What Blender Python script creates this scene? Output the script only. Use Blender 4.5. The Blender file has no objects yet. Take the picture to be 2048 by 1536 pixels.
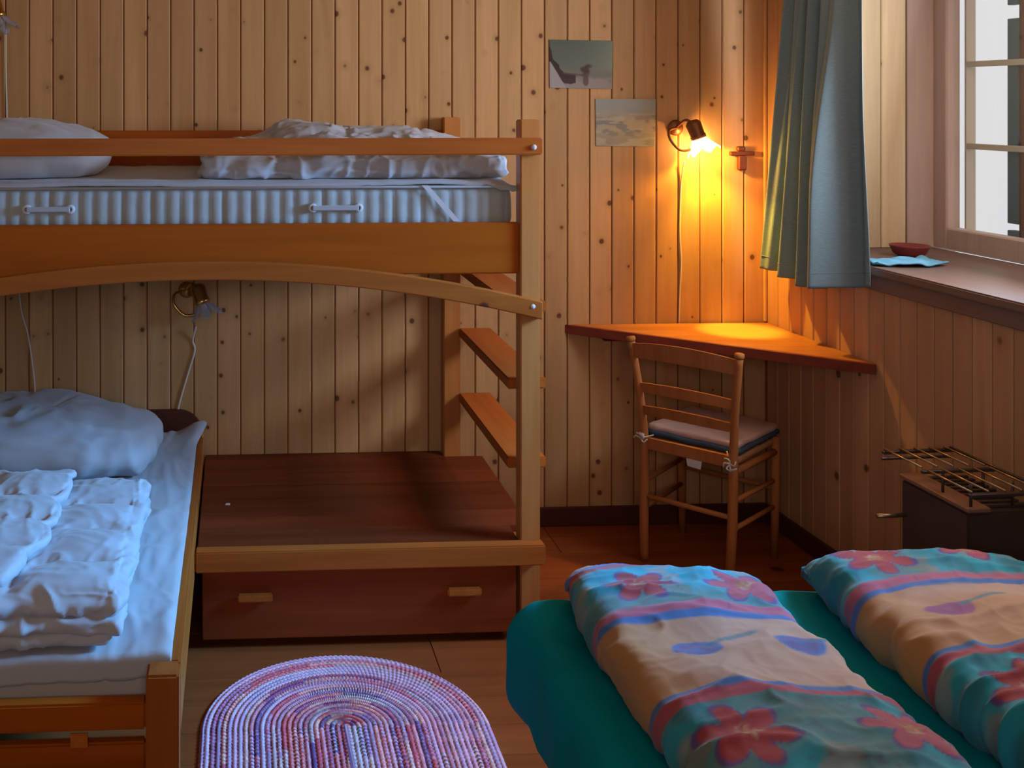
import bpy, bmesh, math, random
import numpy as np
from mathutils import Vector, Matrix
random.seed(7)
C = bpy.context.scene.collection
PI = math.pi

# ------------------------------------------------------------------ camera, world, lights, exposure
cam = bpy.data.cameras.new('camera'); camo = bpy.data.objects.new('camera', cam); C.objects.link(camo)
cam.sensor_width = 36; cam.lens = 2234*36/2048
cam.shift_x = 424/2048; cam.shift_y = -568/2048
cam.clip_start = .02; cam.clip_end = 100
camo.location = (0, 0, 1.75); camo.rotation_euler = (PI/2, 0, -math.radians(3.2026))
bpy.context.scene.camera = camo
scn = bpy.context.scene
scn.view_settings.view_transform = 'Standard'; scn.view_settings.look = 'None'
scn.view_settings.gamma = 1; scn.view_settings.use_curve_mapping = False
scn.view_settings.exposure = 0.0
W = bpy.data.worlds.new('world'); scn.world = W; W.use_nodes = True
bg = W.node_tree.nodes['Background']; bg.inputs[0].default_value = (.98, .97, 1.0, 1); bg.inputs[1].default_value = .85

def area(name, loc, target, sx, sy, power, col):
    l = bpy.data.lights.new(name, 'AREA'); l.shape = 'RECTANGLE'; l.size = sx; l.size_y = sy
    l.energy = power; l.color = col
    o = bpy.data.objects.new(name, l); C.objects.link(o); o.location = loc
    o.rotation_euler = (Vector(target)-Vector(loc)).to_track_quat('-Z', 'Y').to_euler()
    return o
# added warm fill lamp behind the camera, lifting the ambient light
rl = area('rear_fill_light', (.0, -.86, 2.0), (.35, 4, 2.25), 1.6, .6, 13.5, (1.0, .84, .76)); rl.data.spread = math.radians(125)
# daylight falling through the near half of the side window (beyond the right edge of the picture)
area('side_window_light', (2.708, 3.030, 1.92), (2.708-1, 3.030-.051, 2.15), .84, .70, 55, (.84, .90, 1.0))
bed_fill = area('bed_blue_fill', (2.62, 2.9, 1.75), (-.35, 3.0, .60), .70, .60, 20, (.0, .42, 1.0)); bed_fill.data.spread = math.radians(58)  # added narrow blue fill in the recess, aimed to tint the left bed

# ------------------------------------------------------------------ numpy noise
_rs = np.random.RandomState(3)
_T = _rs.rand(64, 64, 64).astype(np.float32)
def vnoise(p):
    p = np.asarray(p, float); i = np.floor(p).astype(int); f = p-i; f = f*f*(3-2*f); i = i & 63; j = (i+1) & 63
    x0, y0, z0 = i[..., 0], i[..., 1], i[..., 2]; x1, y1, z1 = j[..., 0], j[..., 1], j[..., 2]
    fx, fy, fz = f[..., 0], f[..., 1], f[..., 2]
    def L(a, b, t): return a+(b-a)*t
    return L(L(L(_T[x0, y0, z0], _T[x1, y0, z0], fx), L(_T[x0, y1, z0], _T[x1, y1, z0], fx), fy),
             L(L(_T[x0, y0, z1], _T[x1, y0, z1], fx), L(_T[x0, y1, z1], _T[x1, y1, z1], fx), fy), fz)*2-1
def fbm(p, oct=3, g=.5):
    p = np.asarray(p, float); s = 0; a = 1
    for k in range(oct): s = s+a*vnoise(p+17.3*k); p = p*2.03; a *= g
    return s
def ridge(p): return 1-np.abs(vnoise(p))*2
def sstep(a, b, x): t = np.clip((x-a)/(b-a), 0, 1); return t*t*(3-2*t)

# ------------------------------------------------------------------ materials
def lin(c):
    return tuple(((v/255)/12.92 if v/255 <= .04045 else ((v/255+.055)/1.055)**2.4) for v in c)
def newmat(name):
    m = bpy.data.materials.new(name); m.use_nodes = True
    nt = m.node_tree; b = nt.nodes['Principled BSDF']
    return m, nt, b
def N(nt, t, **kw):
    n = nt.nodes.new(t)
    for k, v in kw.items(): setattr(n, k, v)
    return n
def math_node(nt, op, a, b=None, clamp=False):
    n = N(nt, 'ShaderNodeMath', operation=op, use_clamp=clamp)
    for i, v in enumerate((a, b)):
        if v is None: continue
        if isinstance(v, (int, float)): n.inputs[i].default_value = v
        else: nt.links.new(v, n.inputs[i])
    return n.outputs[0]
def mixc(nt, fac, a, b, mode='MIX'):
    n = N(nt, 'ShaderNodeMix', data_type='RGBA', blend_type=mode)
    if isinstance(fac, (int, float)): n.inputs[0].default_value = fac
    else: nt.links.new(fac, n.inputs[0])
    for i, v in ((6, a), (7, b)):
        if isinstance(v, tuple): n.inputs[i].default_value = (*v, 1)
        else: nt.links.new(v, n.inputs[i])
    return n.outputs[2]
def wood(name, base, dark, grain='z', knots=.5, kscale=9, rough=.45, gs=1.0, flat=None, knotcol=(.06, .02, .012), vary=.12, coat=0.0):
    """pine: grain runs along one axis, knots from 3D cells; flat = axis whose coordinate is ignored"""
    m, nt, b = newmat(name)
    tc = N(nt, 'ShaderNodeTexCoord'); oi = N(nt, 'ShaderNodeObjectInfo')
    rv = N(nt, 'ShaderNodeVectorMath', operation='SCALE'); rv.inputs[0].default_value = (31.7, 47.3, 59.1); nt.links.new(oi.outputs['Random'], rv.inputs['Scale'])
    ad = N(nt, 'ShaderNodeVectorMath', operation='ADD'); nt.links.new(tc.outputs['Object'], ad.inputs[0]); nt.links.new(rv.outputs[0], ad.inputs[1])
    sc = {'x': (.7, 11, 11), 'y': (11, .7, 11), 'z': (11, 11, .7)}[grain]
    mp = N(nt, 'ShaderNodeMapping'); mp.inputs['Scale'].default_value = tuple(s*gs for s in sc); nt.links.new(ad.outputs[0], mp.inputs[0])
    n1 = N(nt, 'ShaderNodeTexNoise'); n1.inputs['Scale'].default_value = 1.6; n1.inputs['Detail'].default_value = 5; n1.inputs['Distortion'].default_value = .6
    nt.links.new(mp.outputs[0], n1.inputs['Vector'])
    mp2 = N(nt, 'ShaderNodeMapping'); mp2.inputs['Scale'].default_value = tuple(s*gs*7 for s in sc); nt.links.new(ad.outputs[0], mp2.inputs[0])
    n2 = N(nt, 'ShaderNodeTexNoise'); n2.inputs['Scale'].default_value = 1.5; n2.inputs['Detail'].default_value = 2
    nt.links.new(mp2.outputs[0], n2.inputs['Vector'])
    r = N(nt, 'ShaderNodeMapRange'); r.inputs[1].default_value = .35; r.inputs[2].default_value = .72; nt.links.new(n1.outputs[0], r.inputs[0])
    col = mixc(nt, r.outputs[0], base, dark)
    r2 = N(nt, 'ShaderNodeMapRange'); r2.inputs[1].default_value = .3; r2.inputs[2].default_value = .8; r2.inputs[3].default_value = .06; r2.inputs[4].default_value = .3; nt.links.new(n2.outputs[0], r2.inputs[0])
    col = mixc(nt, r2.outputs[0], col, tuple(d*.75 for d in dark))
    # board to board tone
    br = math_node(nt, 'ADD', math_node(nt, 'MULTIPLY', oi.outputs['Random'], vary*2), 1-vary)
    hs = N(nt, 'ShaderNodeHueSaturation'); nt.links.new(br, hs.inputs['Value']); nt.links.new(col, hs.inputs['Color']); col = hs.outputs[0]
    if knots > 0:
        ks = [kscale]*3; ks['xyz'.index(grain)] *= .9
        if flat: ks['xyz'.index(flat)] = .02
        mk = N(nt, 'ShaderNodeMapping'); mk.inputs['Scale'].default_value = ks; nt.links.new(ad.outputs[0], mk.inputs[0])
        nz = N(nt, 'ShaderNodeTexNoise'); nz.inputs['Scale'].default_value = 30; nt.links.new(tc.outputs['Object'], nz.inputs['Vector'])
        vo = N(nt, 'ShaderNodeTexVoronoi'); vo.inputs['Scale'].default_value = 1; nt.links.new(mk.outputs[0], vo.inputs['Vector'])
        sp = N(nt, 'ShaderNodeSeparateColor'); nt.links.new(vo.outputs['Color'], sp.inputs[0])
        on = math_node(nt, 'GREATER_THAN', sp.outputs[0], 1-knots)
        rad = math_node(nt, 'ADD', math_node(nt, 'MULTIPLY', sp.outputs[1], .10), .055)
        dist = math_node(nt, 'ADD', vo.outputs['Distance'], math_node(nt, 'MULTIPLY', math_node(nt, 'SUBTRACT', nz.outputs[0], .5), .06))
        q = math_node(nt, 'DIVIDE', dist, rad)
        k1 = N(nt, 'ShaderNodeMapRange'); k1.inputs[1].default_value = .75; k1.inputs[2].default_value = 1.15; k1.inputs[3].default_value = 1; k1.inputs[4].default_value = 0; nt.links.new(q, k1.inputs[0])
        k2 = N(nt, 'ShaderNodeMapRange'); k2.inputs[1].default_value = .8; k2.inputs[2].default_value = 2.6; k2.inputs[3].default_value = .4; k2.inputs[4].default_value = 0; nt.links.new(q, k2.inputs[0])
        col = mixc(nt, math_node(nt, 'MULTIPLY', k2.outputs[0], on), col, tuple(d*.7 for d in dark))
        col = mixc(nt, math_node(nt, 'MULTIPLY', math_node(nt, 'MULTIPLY', k1.outputs[0], on), .85), col, knotcol)
    nt.links.new(col, b.inputs['Base Color'])
    b.inputs['Roughness'].default_value = rough; b.inputs['Specular IOR Level'].default_value = .07
    bp = N(nt, 'ShaderNodeBump'); bp.inputs['Strength'].default_value = .08; bp.inputs['Distance'].default_value = .002
    nt.links.new(n2.outputs[0], bp.inputs['Height']); nt.links.new(bp.outputs[0], b.inputs['Normal'])
    return m
def plain(name, col, rough=.6, metal=0, bump=0, bscale=200, var=0, vscale=6, sheen=0):
    m, nt, b = newmat(name)
    tc = N(nt, 'ShaderNodeTexCoord')
    nz = N(nt, 'ShaderNodeTexNoise'); nz.inputs['Scale'].default_value = vscale; nz.inputs['Detail'].default_value = 3; nt.links.new(tc.outputs['Object'], nz.inputs['Vector'])
    c = mixc(nt, nz.outputs[0], tuple(v*(1-var) for v in col), tuple(min(1, v*(1+var)) for v in col))
    nt.links.new(c, b.inputs['Base Color']); b.inputs['Roughness'].default_value = rough; b.inputs['Metallic'].default_value = metal; b.inputs['Specular IOR Level'].default_value = .15 if not metal else .5
    if sheen: b.inputs['Sheen Weight'].default_value = sheen
    if bump:
        n2 = N(nt, 'ShaderNodeTexNoise'); n2.inputs['Scale'].default_value = bscale; nt.links.new(tc.outputs['Object'], n2.inputs['Vector'])
        bp = N(nt, 'ShaderNodeBump'); bp.inputs['Strength'].default_value = bump; bp.inputs['Distance'].default_value = .003
        nt.links.new(n2.outputs[0], bp.inputs['Height']); nt.links.new(bp.outputs[0], b.inputs['Normal'])
    return m
def vcol(name, rough=.8, spec=.3, bump=.15, bscale=300, sheen=0):
    m, nt, b = newmat(name)
    at = N(nt, 'ShaderNodeVertexColor', layer_name='pattern'); nt.links.new(at.outputs[0], b.inputs['Base Color'])
    b.inputs['Roughness'].default_value = rough; b.inputs['Specular IOR Level'].default_value = spec
    if sheen: b.inputs['Sheen Weight'].default_value = sheen
    tc = N(nt, 'ShaderNodeTexCoord'); n2 = N(nt, 'ShaderNodeTexNoise'); n2.inputs['Scale'].default_value = bscale; nt.links.new(tc.outputs['Object'], n2.inputs['Vector'])
    bp = N(nt, 'ShaderNodeBump'); bp.inputs['Strength'].default_value = bump; bp.inputs['Distance'].default_value = .002
    nt.links.new(n2.outputs[0], bp.inputs['Height']); nt.links.new(bp.outputs[0], b.inputs['Normal'])
    return m

WALL_B, WALL_D = (.56, .340, .165), (.47, .268, .118)
M = {}
M['wallz'] = wood('wall_pine', WALL_B, WALL_D, 'z', .85, 12, .5, flat='y', knotcol=(.09,.025,.015))
M['wallr'] = wood('wall_pine_side', (.55, .335, .19), (.46, .265, .145), 'z', .7, 9, .5, flat='x', knotcol=(.10,.03,.02))
M['groove'] = plain('groove_red', (.36, .09, .07), .8)
M['wallplain'] = wood('wall_pine_plain', WALL_B, WALL_D, 'z', .5, 10, .5)
M['reveal'] = wood('reveal_pine_lit', (.74, .58, .36), (.62, .46, .26), 'z', .6, 9, .5)  # paler copy of the wall pine: recess daylight put into the base colour
M['floory'] = wood('floor_pine', (.30, .082, .022), (.22, .055, .014), 'x', .3, 6, .7, flat='z')
BK, BKD = (.46, .135, .026), (.34, .085, .015)
M['bx'] = wood('bunk_pine_x', BK, BKD, 'x', .32, 6, .38, coat=.2)
M['by'] = wood('bunk_pine_y', BK, BKD, 'y', .2, 6, .38)
M['bz'] = wood('bunk_pine_z', (.54, .23, .070), (.44, .16, .042), 'z', .15, 6, .38)
M['bz2'] = wood('bed_pine_z', (.42, .13, .03), (.32, .09, .018), 'z', .15, 6, .38)
M['bxclear'] = wood('bunk_board_x', (.42, .10, .010), (.30, .062, .005), 'x', 0, 6, .38, gs=.5)
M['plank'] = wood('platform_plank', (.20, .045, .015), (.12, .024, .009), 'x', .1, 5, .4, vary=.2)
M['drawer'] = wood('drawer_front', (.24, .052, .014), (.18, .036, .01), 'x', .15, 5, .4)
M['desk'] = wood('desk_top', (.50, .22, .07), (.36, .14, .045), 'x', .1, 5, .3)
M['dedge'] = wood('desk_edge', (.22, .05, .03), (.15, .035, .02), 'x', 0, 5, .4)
M['chairz'] = wood('chair_beech', (.42, .17, .06), (.33, .12, .04), 'z', 0, 5, .4)
M['sill'] = wood('sill_wood', (.26, .17, .14), (.21, .14, .11), 'y', 0, 5, .35)
M['frame'] = wood('window_wood', (.60, .45, .36), (.52, .38, .30), 'z', 0, 5, .4)
M['white'] = plain('white_cotton', (.40, .42, .47), .85, bump=.12, bscale=260, var=.03, sheen=.2)
M['downwhite'] = plain('down_ticking', (.42, .45, .52), .55, bump=.15, bscale=60, var=.03, sheen=.2)
M['cream'] = plain('cream_cotton', (.44, .42, .42), .85, bump=.2, bscale=40, var=.05, sheen=.2)
M['matt'] = plain('mattress_ticking', (.36, .40, .42), .7, bump=.3, bscale=45, var=.06)
M['teal'] = plain('teal_jersey', (.0, .24, .30), .8, bump=.08, bscale=25, var=.08); M['teal'].node_tree.nodes['Principled BSDF'].inputs['Specular IOR Level'].default_value = .04
M['brass'] = plain('brass', (.62, .36, .10), .25, metal=1)
M['bronze'] = plain('dark_bronze', (.25, .11, .05), .4, metal=.7)
M['cord'] = plain('white_cord', (.62, .60, .55), .5)
M['tape'] = plain('white_tape', (.55, .55, .60), .7)
M['padtop'] = plain('seat_pad_beige', (.50, .37, .34), .9, bump=.6, bscale=180, var=.1)
M['padside'] = plain('seat_pad_navy', (.05, .08, .12), .9, bump=.3)
M['straw'] = plain('rush_seat', (.35, .19, .09), .8, bump=.6, bscale=90, var=.2)
M['iron'] = plain('dark_iron', (.07, .05, .05), .55, metal=.3, bump=.1, var=.2)
M['steel'] = plain('steel_rod', (.42, .34, .24), .35, metal=.9)
M['rackbar'] = plain('rack_bar', (.10, .085, .09), .4, metal=.7)
M['hcap'] = plain('heater_cap', (.26, .14, .09), .45, var=.15)
M['bowl'] = plain('red_glaze', (.25, .05, .045), .2)
M['bluecloth'] = plain('blue_cloth', (.16, .42, .60), .8, bump=.2)
M['darkwood'] = plain('dark_stained_wood', (.085, .026, .016), .5, var=.2)
M['blackbar'] = plain('teal_painted_wood', (.05, .13, .17), .6)
M['barlight'] = plain('pale_painted_wood', (.55, .48, .36), .6)
M['snow'] = plain('paper', (.7, .7, .7), .6)
M['photo'] = vcol('photo_print', .5, .1, 0)
M['quilt'] = vcol('printed_cotton', .8, .2, .12, 220, sheen=.15)
M['rug'] = vcol('braided_cotton', .9, .1, .3, 500)
# curtain: woven cloth that lets some daylight through
def curtain_mat():
    m, nt, b = newmat('curtain_cloth')
    tc = N(nt, 'ShaderNodeTexCoord'); mp = N(nt, 'ShaderNodeMapping'); mp.inputs['Scale'].default_value = (60, 60, 400); nt.links.new(tc.outputs['Object'], mp.inputs[0])
    nz = N(nt, 'ShaderNodeTexNoise'); nz.inputs['Scale'].default_value = 1; nt.links.new(mp.outputs[0], nz.inputs['Vector'])
    c = mixc(nt, nz.outputs[0], (.15, .235, .28), (.25, .39, .46))
    nt.links.new(c, b.inputs['Base Color']); b.inputs['Roughness'].default_value = .9
    bp = N(nt, 'ShaderNodeBump'); bp.inputs['Strength'].default_value = .4; bp.inputs['Distance'].default_value = .002; nt.links.new(nz.outputs[0], bp.inputs['Height']); nt.links.new(bp.outputs[0], b.inputs['Normal'])
    tr = N(nt, 'ShaderNodeBsdfTranslucent'); tr.inputs[0].default_value = (.10, .30, .36, 1)
    mx = N(nt, 'ShaderNodeMixShader'); mx.inputs[0].default_value = .12
    nt.links.new(b.outputs[0], mx.inputs[1]); nt.links.new(tr.outputs[0], mx.inputs[2]); nt.links.new(mx.outputs[0], nt.nodes['Material Output'].inputs[0])
    return m
M['curtain'] = curtain_mat()
def glass_mat():
    m, nt, b = newmat('window_glass'); nt.nodes.remove(b)
    t = N(nt, 'ShaderNodeBsdfTransparent'); t.inputs[0].default_value = (.97, .98, .98, 1)
    g = N(nt, 'ShaderNodeBsdfGlossy'); g.inputs['Roughness'].default_value = .02
    mx = N(nt, 'ShaderNodeMixShader'); mx.inputs[0].default_value = .06
    nt.links.new(t.outputs[0], mx.inputs[1]); nt.links.new(g.outputs[0], mx.inputs[2]); nt.links.new(mx.outputs[0], nt.nodes['Material Output'].inputs[0])
    return m
M['glass'] = glass_mat()
def petal_mat(name, em):
    m, nt, b = newmat(name); b.inputs['Base Color'].default_value = (.9, .9, .9, 1); b.inputs['Roughness'].default_value = .15
    t = N(nt, 'ShaderNodeBsdfTransparent'); mx = N(nt, 'ShaderNodeMixShader'); mx.inputs[0].default_value = .45
    if em: b.inputs['Emission Color'].default_value = (1, .93, .7, 1); b.inputs['Emission Strength'].default_value = em
    nt.links.new(b.outputs[0], mx.inputs[1]); nt.links.new(t.outputs[0], mx.inputs[2]); nt.links.new(mx.outputs[0], nt.nodes['Material Output'].inputs[0])
    return m
M['glow'] = petal_mat('glass_lit', 6.0)
M['tulip'] = petal_mat('glass_unlit', 0); M['tulip'].node_tree.nodes['Principled BSDF'].inputs['Base Color'].default_value = (.42, .45, .55, 1); M['tulip'].node_tree.nodes['Mix Shader'].inputs[0].default_value = .6
m, nt, b = newmat('bulb_lit'); b.inputs['Emission Color'].default_value = (1, .8, .4, 1); b.inputs['Emission Strength'].default_value = 30; M['bulb'] = m
M['bulboff'] = plain('bulb_unlit', (.7, .7, .68), .2)

# ------------------------------------------------------------------ mesh helpers
ORG = {}
def thing(name, label, cat, loc=(0, 0, 0), group=None):
    o = bpy.data.objects.new(name, None); C.objects.link(o); o.location = loc; o.empty_display_size = .05
    o['label'] = label; o['category'] = cat
    if group: o['group'] = group
    ORG[o] = Vector(loc); return o
def tag(o, label, cat, group=None):
    o['label'] = label; o['category'] = cat
    if group: o['group'] = group
    return o
def link(name, me, parent=None, kind=None, label=None):
    o = bpy.data.objects.new(name, me); C.objects.link(o)
    if parent is not None:
        o.parent = parent; ORG[o] = ORG[parent]
    else: ORG[o] = Vector((0, 0, 0))
    if kind: o['kind'] = kind
    if label: o['label'] = label
    return o
def meshobj(name, verts, faces, mat, parent=None, smooth=True, kind=None, label=None, cols=None, mats=None):
    v = np.asarray(verts, float).reshape(-1, 3)
    org = ORG[parent] if parent is not None else Vector((0, 0, 0))
    if parent is None and kind != 'structure':          # origin at the foot of the thing
        org = Vector(((v[:, 0].min()+v[:, 0].max())/2, (v[:, 1].min()+v[:, 1].max())/2, v[:, 2].min()))
    v = v-np.array(org)
    me = bpy.data.meshes.new(name); me.from_pydata(v.tolist(), [], [tuple(f) for f in faces])
    me.materials.append(M[mat])
    if cols is not None:
        a = me.color_attributes.new('pattern', 'FLOAT_COLOR', 'POINT')
        c = np.ones((len(v), 4), np.float32); c[:, :3] = cols; a.data.foreach_set('color', c.ravel())
    if smooth: me.polygons.foreach_set('use_smooth', [True]*len(me.polygons))
    me.update()
    bm = bmesh.new(); bm.from_mesh(me); bmesh.ops.recalc_face_normals(bm, faces=bm.faces); bm.to_mesh(me); bm.free()
    o = link(name, me, parent, kind, label)
    if parent is None and kind != 'structure': o.location = org; ORG[o] = org
    return o
def boxes(name, lst, mat, parent=None, bev=.003, tf=None, kind=None, label=None, seg=1):
    """lst of (x0,x1,y0,y1,z0,z1) joined in one mesh; tf maps points"""
    bm = bmesh.new()
    for (x0, x1, y0, y1, z0, z1) in lst:
        r = bmesh.ops.create_cube(bm, size=1)
        for v in r['verts']:
            v.co = Vector(((x0+x1)/2+v.co.x*(x1-x0), (y0+y1)/2+v.co.y*(y1-y0), (z0+z1)/2+v.co.z*(z1-z0)))
        if bev: bmesh.ops.bevel(bm, geom=list({e for v in r['verts'] for e in v.link_edges}), offset=bev, segments=seg, affect='EDGES', clamp_overlap=True)
    bm.verts.ensure_lookup_table()
    vs = [tuple(tf(v.co)) if tf else tuple(v.co) for v in bm.verts]; fs = [[v.index for v in f.verts] for f in bm.faces]
    bm.verts.index_update(); fs = [[v.index for v in f.verts] for f in bm.faces]
    bm.free()
    return meshobj(name, vs, fs, mat, parent, False, kind, label)
def grid_faces(nu, nv, cu=False, cv=False, off=0):
    F = []
    for i in range(nu if cu else nu-1):
        for j in range(nv if cv else nv-1):
            a = i*nv+j; b = ((i+1) % nu)*nv+j; c = ((i+1) % nu)*nv+(j+1) % nv; d = i*nv+(j+1) % nv
            F.append((a+off, b+off, c+off, d+off))
    return F
def tube_vf(pts, r, n=8, off=0):
    P = [Vector(p) for p in pts]; V = []; k = len(P)
    rr = r if isinstance(r, (list, tuple)) else [r]*k
    t0 = (P[1]-P[0]).normalized(); up = Vector((0, 0, 1)) if abs(t0.z) < .9 else Vector((1, 0, 0))
    x = t0.cross(up).normalized()
    for i in range(k):
        t = ((P[min(i+1, k-1)]-P[max(i-1, 0)])).normalized()
        x = (x-t*x.dot(t)).normalized(); y = t.cross(x)
        for j in range(n):
            a = 2*PI*j/n; V.append(P[i]+(x*math.cos(a)+y*math.sin(a))*rr[i])
    F = grid_faces(k, n, False, True)
    F += [tuple(range(n))[::-1], tuple((k-1)*n+j for j in range(n))]
    return V, [tuple(i+off for i in f) for f in F]
def tubes(name, lst, mat, parent=None, n=8, **kw):
    V = []; F = []
    for pts, r in lst:
        v, f = tube_vf(pts, r, n, len(V)); V += v; F += f
    return meshobj(name, [tuple(v) for v in V], F, mat, parent, True, **kw)
def lathe(name, prof, mat, origin, axis=(0, 0, 1), n=24, parent=None, mod=None, close=False, **kw):
    q = Vector((0, 0, 1)).rotation_difference(Vector(axis).normalized()); V = []
    for (r, z) in prof:
        for j in range(n):
            a = 2*PI*j/n; rr = r*(mod(a, z) if mod else 1)
            V.append(tuple(Vector(origin)+q @ Vector((rr*math.cos(a), rr*math.sin(a), z))))
    F = grid_faces(len(prof), n, False, True)
    if close: F += [tuple(range(n)), tuple((len(prof)-1)*n+j for j in range(n))]
    return meshobj(name, V, F, mat, parent, True, **kw)
def smoothpath(P, sub=6):
    P = [Vector(p) for p in P]; out = []
    for i in range(len(P)-1):
        p0 = P[max(i-1, 0)]; p1 = P[i]; p2 = P[i+1]; p3 = P[min(i+2, len(P)-1)]
        for k in range(sub):
            t = k/sub
            out.append(.5*((2*p1)+(p2-p0)*t+(2*p0-5*p1+4*p2-p3)*t*t+(3*p1-p0-3*p2+p3)*t**3))
    out.append(P[-1]); return out
def softbox(cx, cy, cz, hx, hy, hz, nu, nv, px=4., pz=3., flatbase=False):
    """superellipsoid grid: u around z axis, v from bottom to top. returns pts (nu,nv,3) and normals-ish"""
    u = np.linspace(0, 2*PI, nu, endpoint=False)[:, None]; v = np.linspace(-PI/2, PI/2, nv)[None, :]
    sg = lambda x, p: np.sign(x)*np.abs(x)**p
    e1, e2 = 2/pz, 2/px
    x = hx*sg(np.cos(v), e1)*sg(np.cos(u), e2); y = hy*sg(np.cos(v), e1)*sg(np.sin(u), e2); z = hz*sg(np.sin(v), e1)+0*u
    return np.stack([x, y, z], -1)
def rbox(x0, x1, y0, y1, z0, z1, r, res, cap=True):
    """rounded box as a dense cube-sphere-like surface: returns verts, faces, normals (for cloth relief)"""
    nx, ny, nz = [max(3, int((b-a)/res)) for a, b in ((x0, x1), (y0, y1), (z0, z1))]
    idx = {}; V = []; F = []
    def g(i, j, k):
        key = (i, j, k)
        if key not in idx: idx[key] = len(V); V.append((x0+(x1-x0)*i/nx, y0+(y1-y0)*j/ny, z0+(z1-z0)*k/nz))
        return idx[key]
    for i in range(nx):
        for j in range(ny):
            F.append((g(i, j, nz), g(i+1, j, nz), g(i+1, j+1, nz), g(i, j+1, nz)))
            F.append((g(i, j, 0), g(i, j+1, 0), g(i+1, j+1, 0), g(i+1, j, 0)))
    for k in range(nz):
        for i in range(nx):
            F.append((g(i, 0, k), g(i+1, 0, k), g(i+1, 0, k+1), g(i, 0, k+1)))
            F.append((g(i, ny, k), g(i, ny, k+1), g(i+1, ny, k+1), g(i+1, ny, k)))
        for j in range(ny):
            F.append((g(0, j, k), g(0, j, k+1), g(0, j+1, k+1), g(0, j+1, k)))
            F.append((g(nx, j, k), g(nx, j+1, k), g(nx, j+1, k+1), g(nx, j, k+1)))
    V = np.array(V); rz = min(r, (z1-z0)/2*.98); rx = min(r, (x1-x0)/2*.98, (y1-y0)/2*.98)
    R = np.array([rx, rx, rz])
    lo = np.array([x0, y0, z0])+R; hi = np.array([x1, y1, z1])-R
    core = np.clip(V, lo, hi); d = (V-core)/R; L = np.maximum(np.linalg.norm(d, axis=1), 1e-9); mx = np.abs(d).max(1)
    n = d/L[:, None]; P = core+n*R*np.minimum(mx, 1)[:, None]
    return P, F, n
def wr(P, s, amp, seed=0, stretch=(1, 1, 1)):
    return fbm((P+seed)*s*np.array(stretch), 3)*amp
def wrinkle(P, s, amp, seed=0, stretch=(1, 1, 1)):
    q = (P+seed)*s*np.array(stretch); q = q+.7*np.stack([vnoise(q*.5+9), vnoise(q*.5+21), vnoise(q*.5+33)], -1)
    a = 1-np.abs(vnoise(q)); b_ = 1-np.abs(vnoise(q*2.1+5)); return (a**3+.5*b_**3-.5)*amp

# ------------------------------------------------------------------ frames of reference
YW = 4.53                      # face of the back wall boards
A = math.radians(2.93); CO = Vector((2.195, YW, 0))
Uv = Vector((math.sin(A), -math.cos(A), 0)); Nv = Vector((math.cos(A), math.sin(A), 0))
def R(p): return CO+Uv*p[0]+Nv*p[1]+Vector((0, 0, p[2]))      # right wall: u towards the camera, n outwards, z
CEIL = 2.42

# ------------------------------------------------------------------ room shell
floor = boxes('floor', [(-1.45, 2.95, -1.0, 4.6, -.10, -.021)], 'groove', kind='structure', bev=0)
pl = None; y = 4.545; w = .145
while y > -.9:
    for (xa, xb) in ((-1.4, .62), (.622, 2.75)) if int(y*100) % 2 else ((-1.4, 1.25), (1.252, 2.75)):
        boxes('plank', [(xa, xb, y-w+.0015, y, -.02, 0)], 'floory', floor, .0015)
    y -= w
ceiling = boxes('ceiling', [(-1.45, 2.95, -1.0, 4.6, CEIL, CEIL+.08)], 'wallplain', kind='structure', bev=0)
wl = boxes('wall_left', [(-1.45, -1.38, -1.0, 4.6, 0, CEIL)], 'wallplain', kind='structure', bev=0)
wn = boxes('wall_near', [(-1.45, 2.95, -1.0, -.93, 0, CEIL)], 'wallplain', kind='structure', bev=0)
wb = boxes('wall_back', [(-1.45, 2.28, YW+.012, YW+.08, 0, CEIL)], 'groove', kind='structure', bev=0)
lines = [.012-.094*k for k in range(14, 0, -1)]+[.012+.096*k for k in range(15)]+[1.356+.0932*k for k in range(1, 10)]
lines = [-1.38]+lines
shared = {}
def board(parent, a, b, z0, z1, place, mat, th=.012, dirn='x'):
    """one tongue-and-groove board; equal sizes share their mesh"""
    wd = round(b-a, 4); key = (wd, round(z0, 3), round(z1, 3), mat, dirn)
    if key not in shared:
        g = .0019
        if dirn == 'x': l = (-wd/2+g, wd/2-g, 0, th, z0, z1)
        else: l = (0, th, -wd/2+g, wd/2-g, z0, z1)
        o = boxes('board', [l], mat, parent, .0035); shared[key] = o.data
    else:
        o = link('board', shared[key], parent)
    place(o, (a+b)/2); return o
for a, b_ in zip(lines[:-1], lines[1:]):
    def pl_(o, c): o.location = (c, YW, 0)
    board(wb, a, b_, .0, CEIL-.001, pl_, 'wallz')
# right wall: backing in pieces round the window recess
UW0, UW1, ZS, ZT, DEP = .30, 2.05, 1.17, 2.34, .53
wrt = boxes('wall_right', [(-.01, UW0, .012, .09, 0, CEIL), (UW0, UW1, .012, .09, 0, ZS-.03), (UW0, UW1, .012, .09, ZT, CEIL), (UW1, 5.5, .012, .09, 0, CEIL)], 'groove', kind='structure', bev=0, tf=R)
def rboard(a, b, z0, z1, n=0):
    def p(o, c):
        o.location = R((c, n, 0)); o.rotation_euler = (0, 0, A)
    board(wrt, a, b, z0, z1, p, 'wallr', dirn='y')
ul = [.005+.0862*k for k in range(63)]
for a, b_ in zip(ul[:-1], ul[1:]):
    if b_ <= UW0+.01 or a >= UW1-.01: rboard(a, b_, 0, CEIL-.001)
    else:
        rboard(a, b_, 0, ZS-.03); rboard(a, b_, ZT, CEIL-.001)
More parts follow.
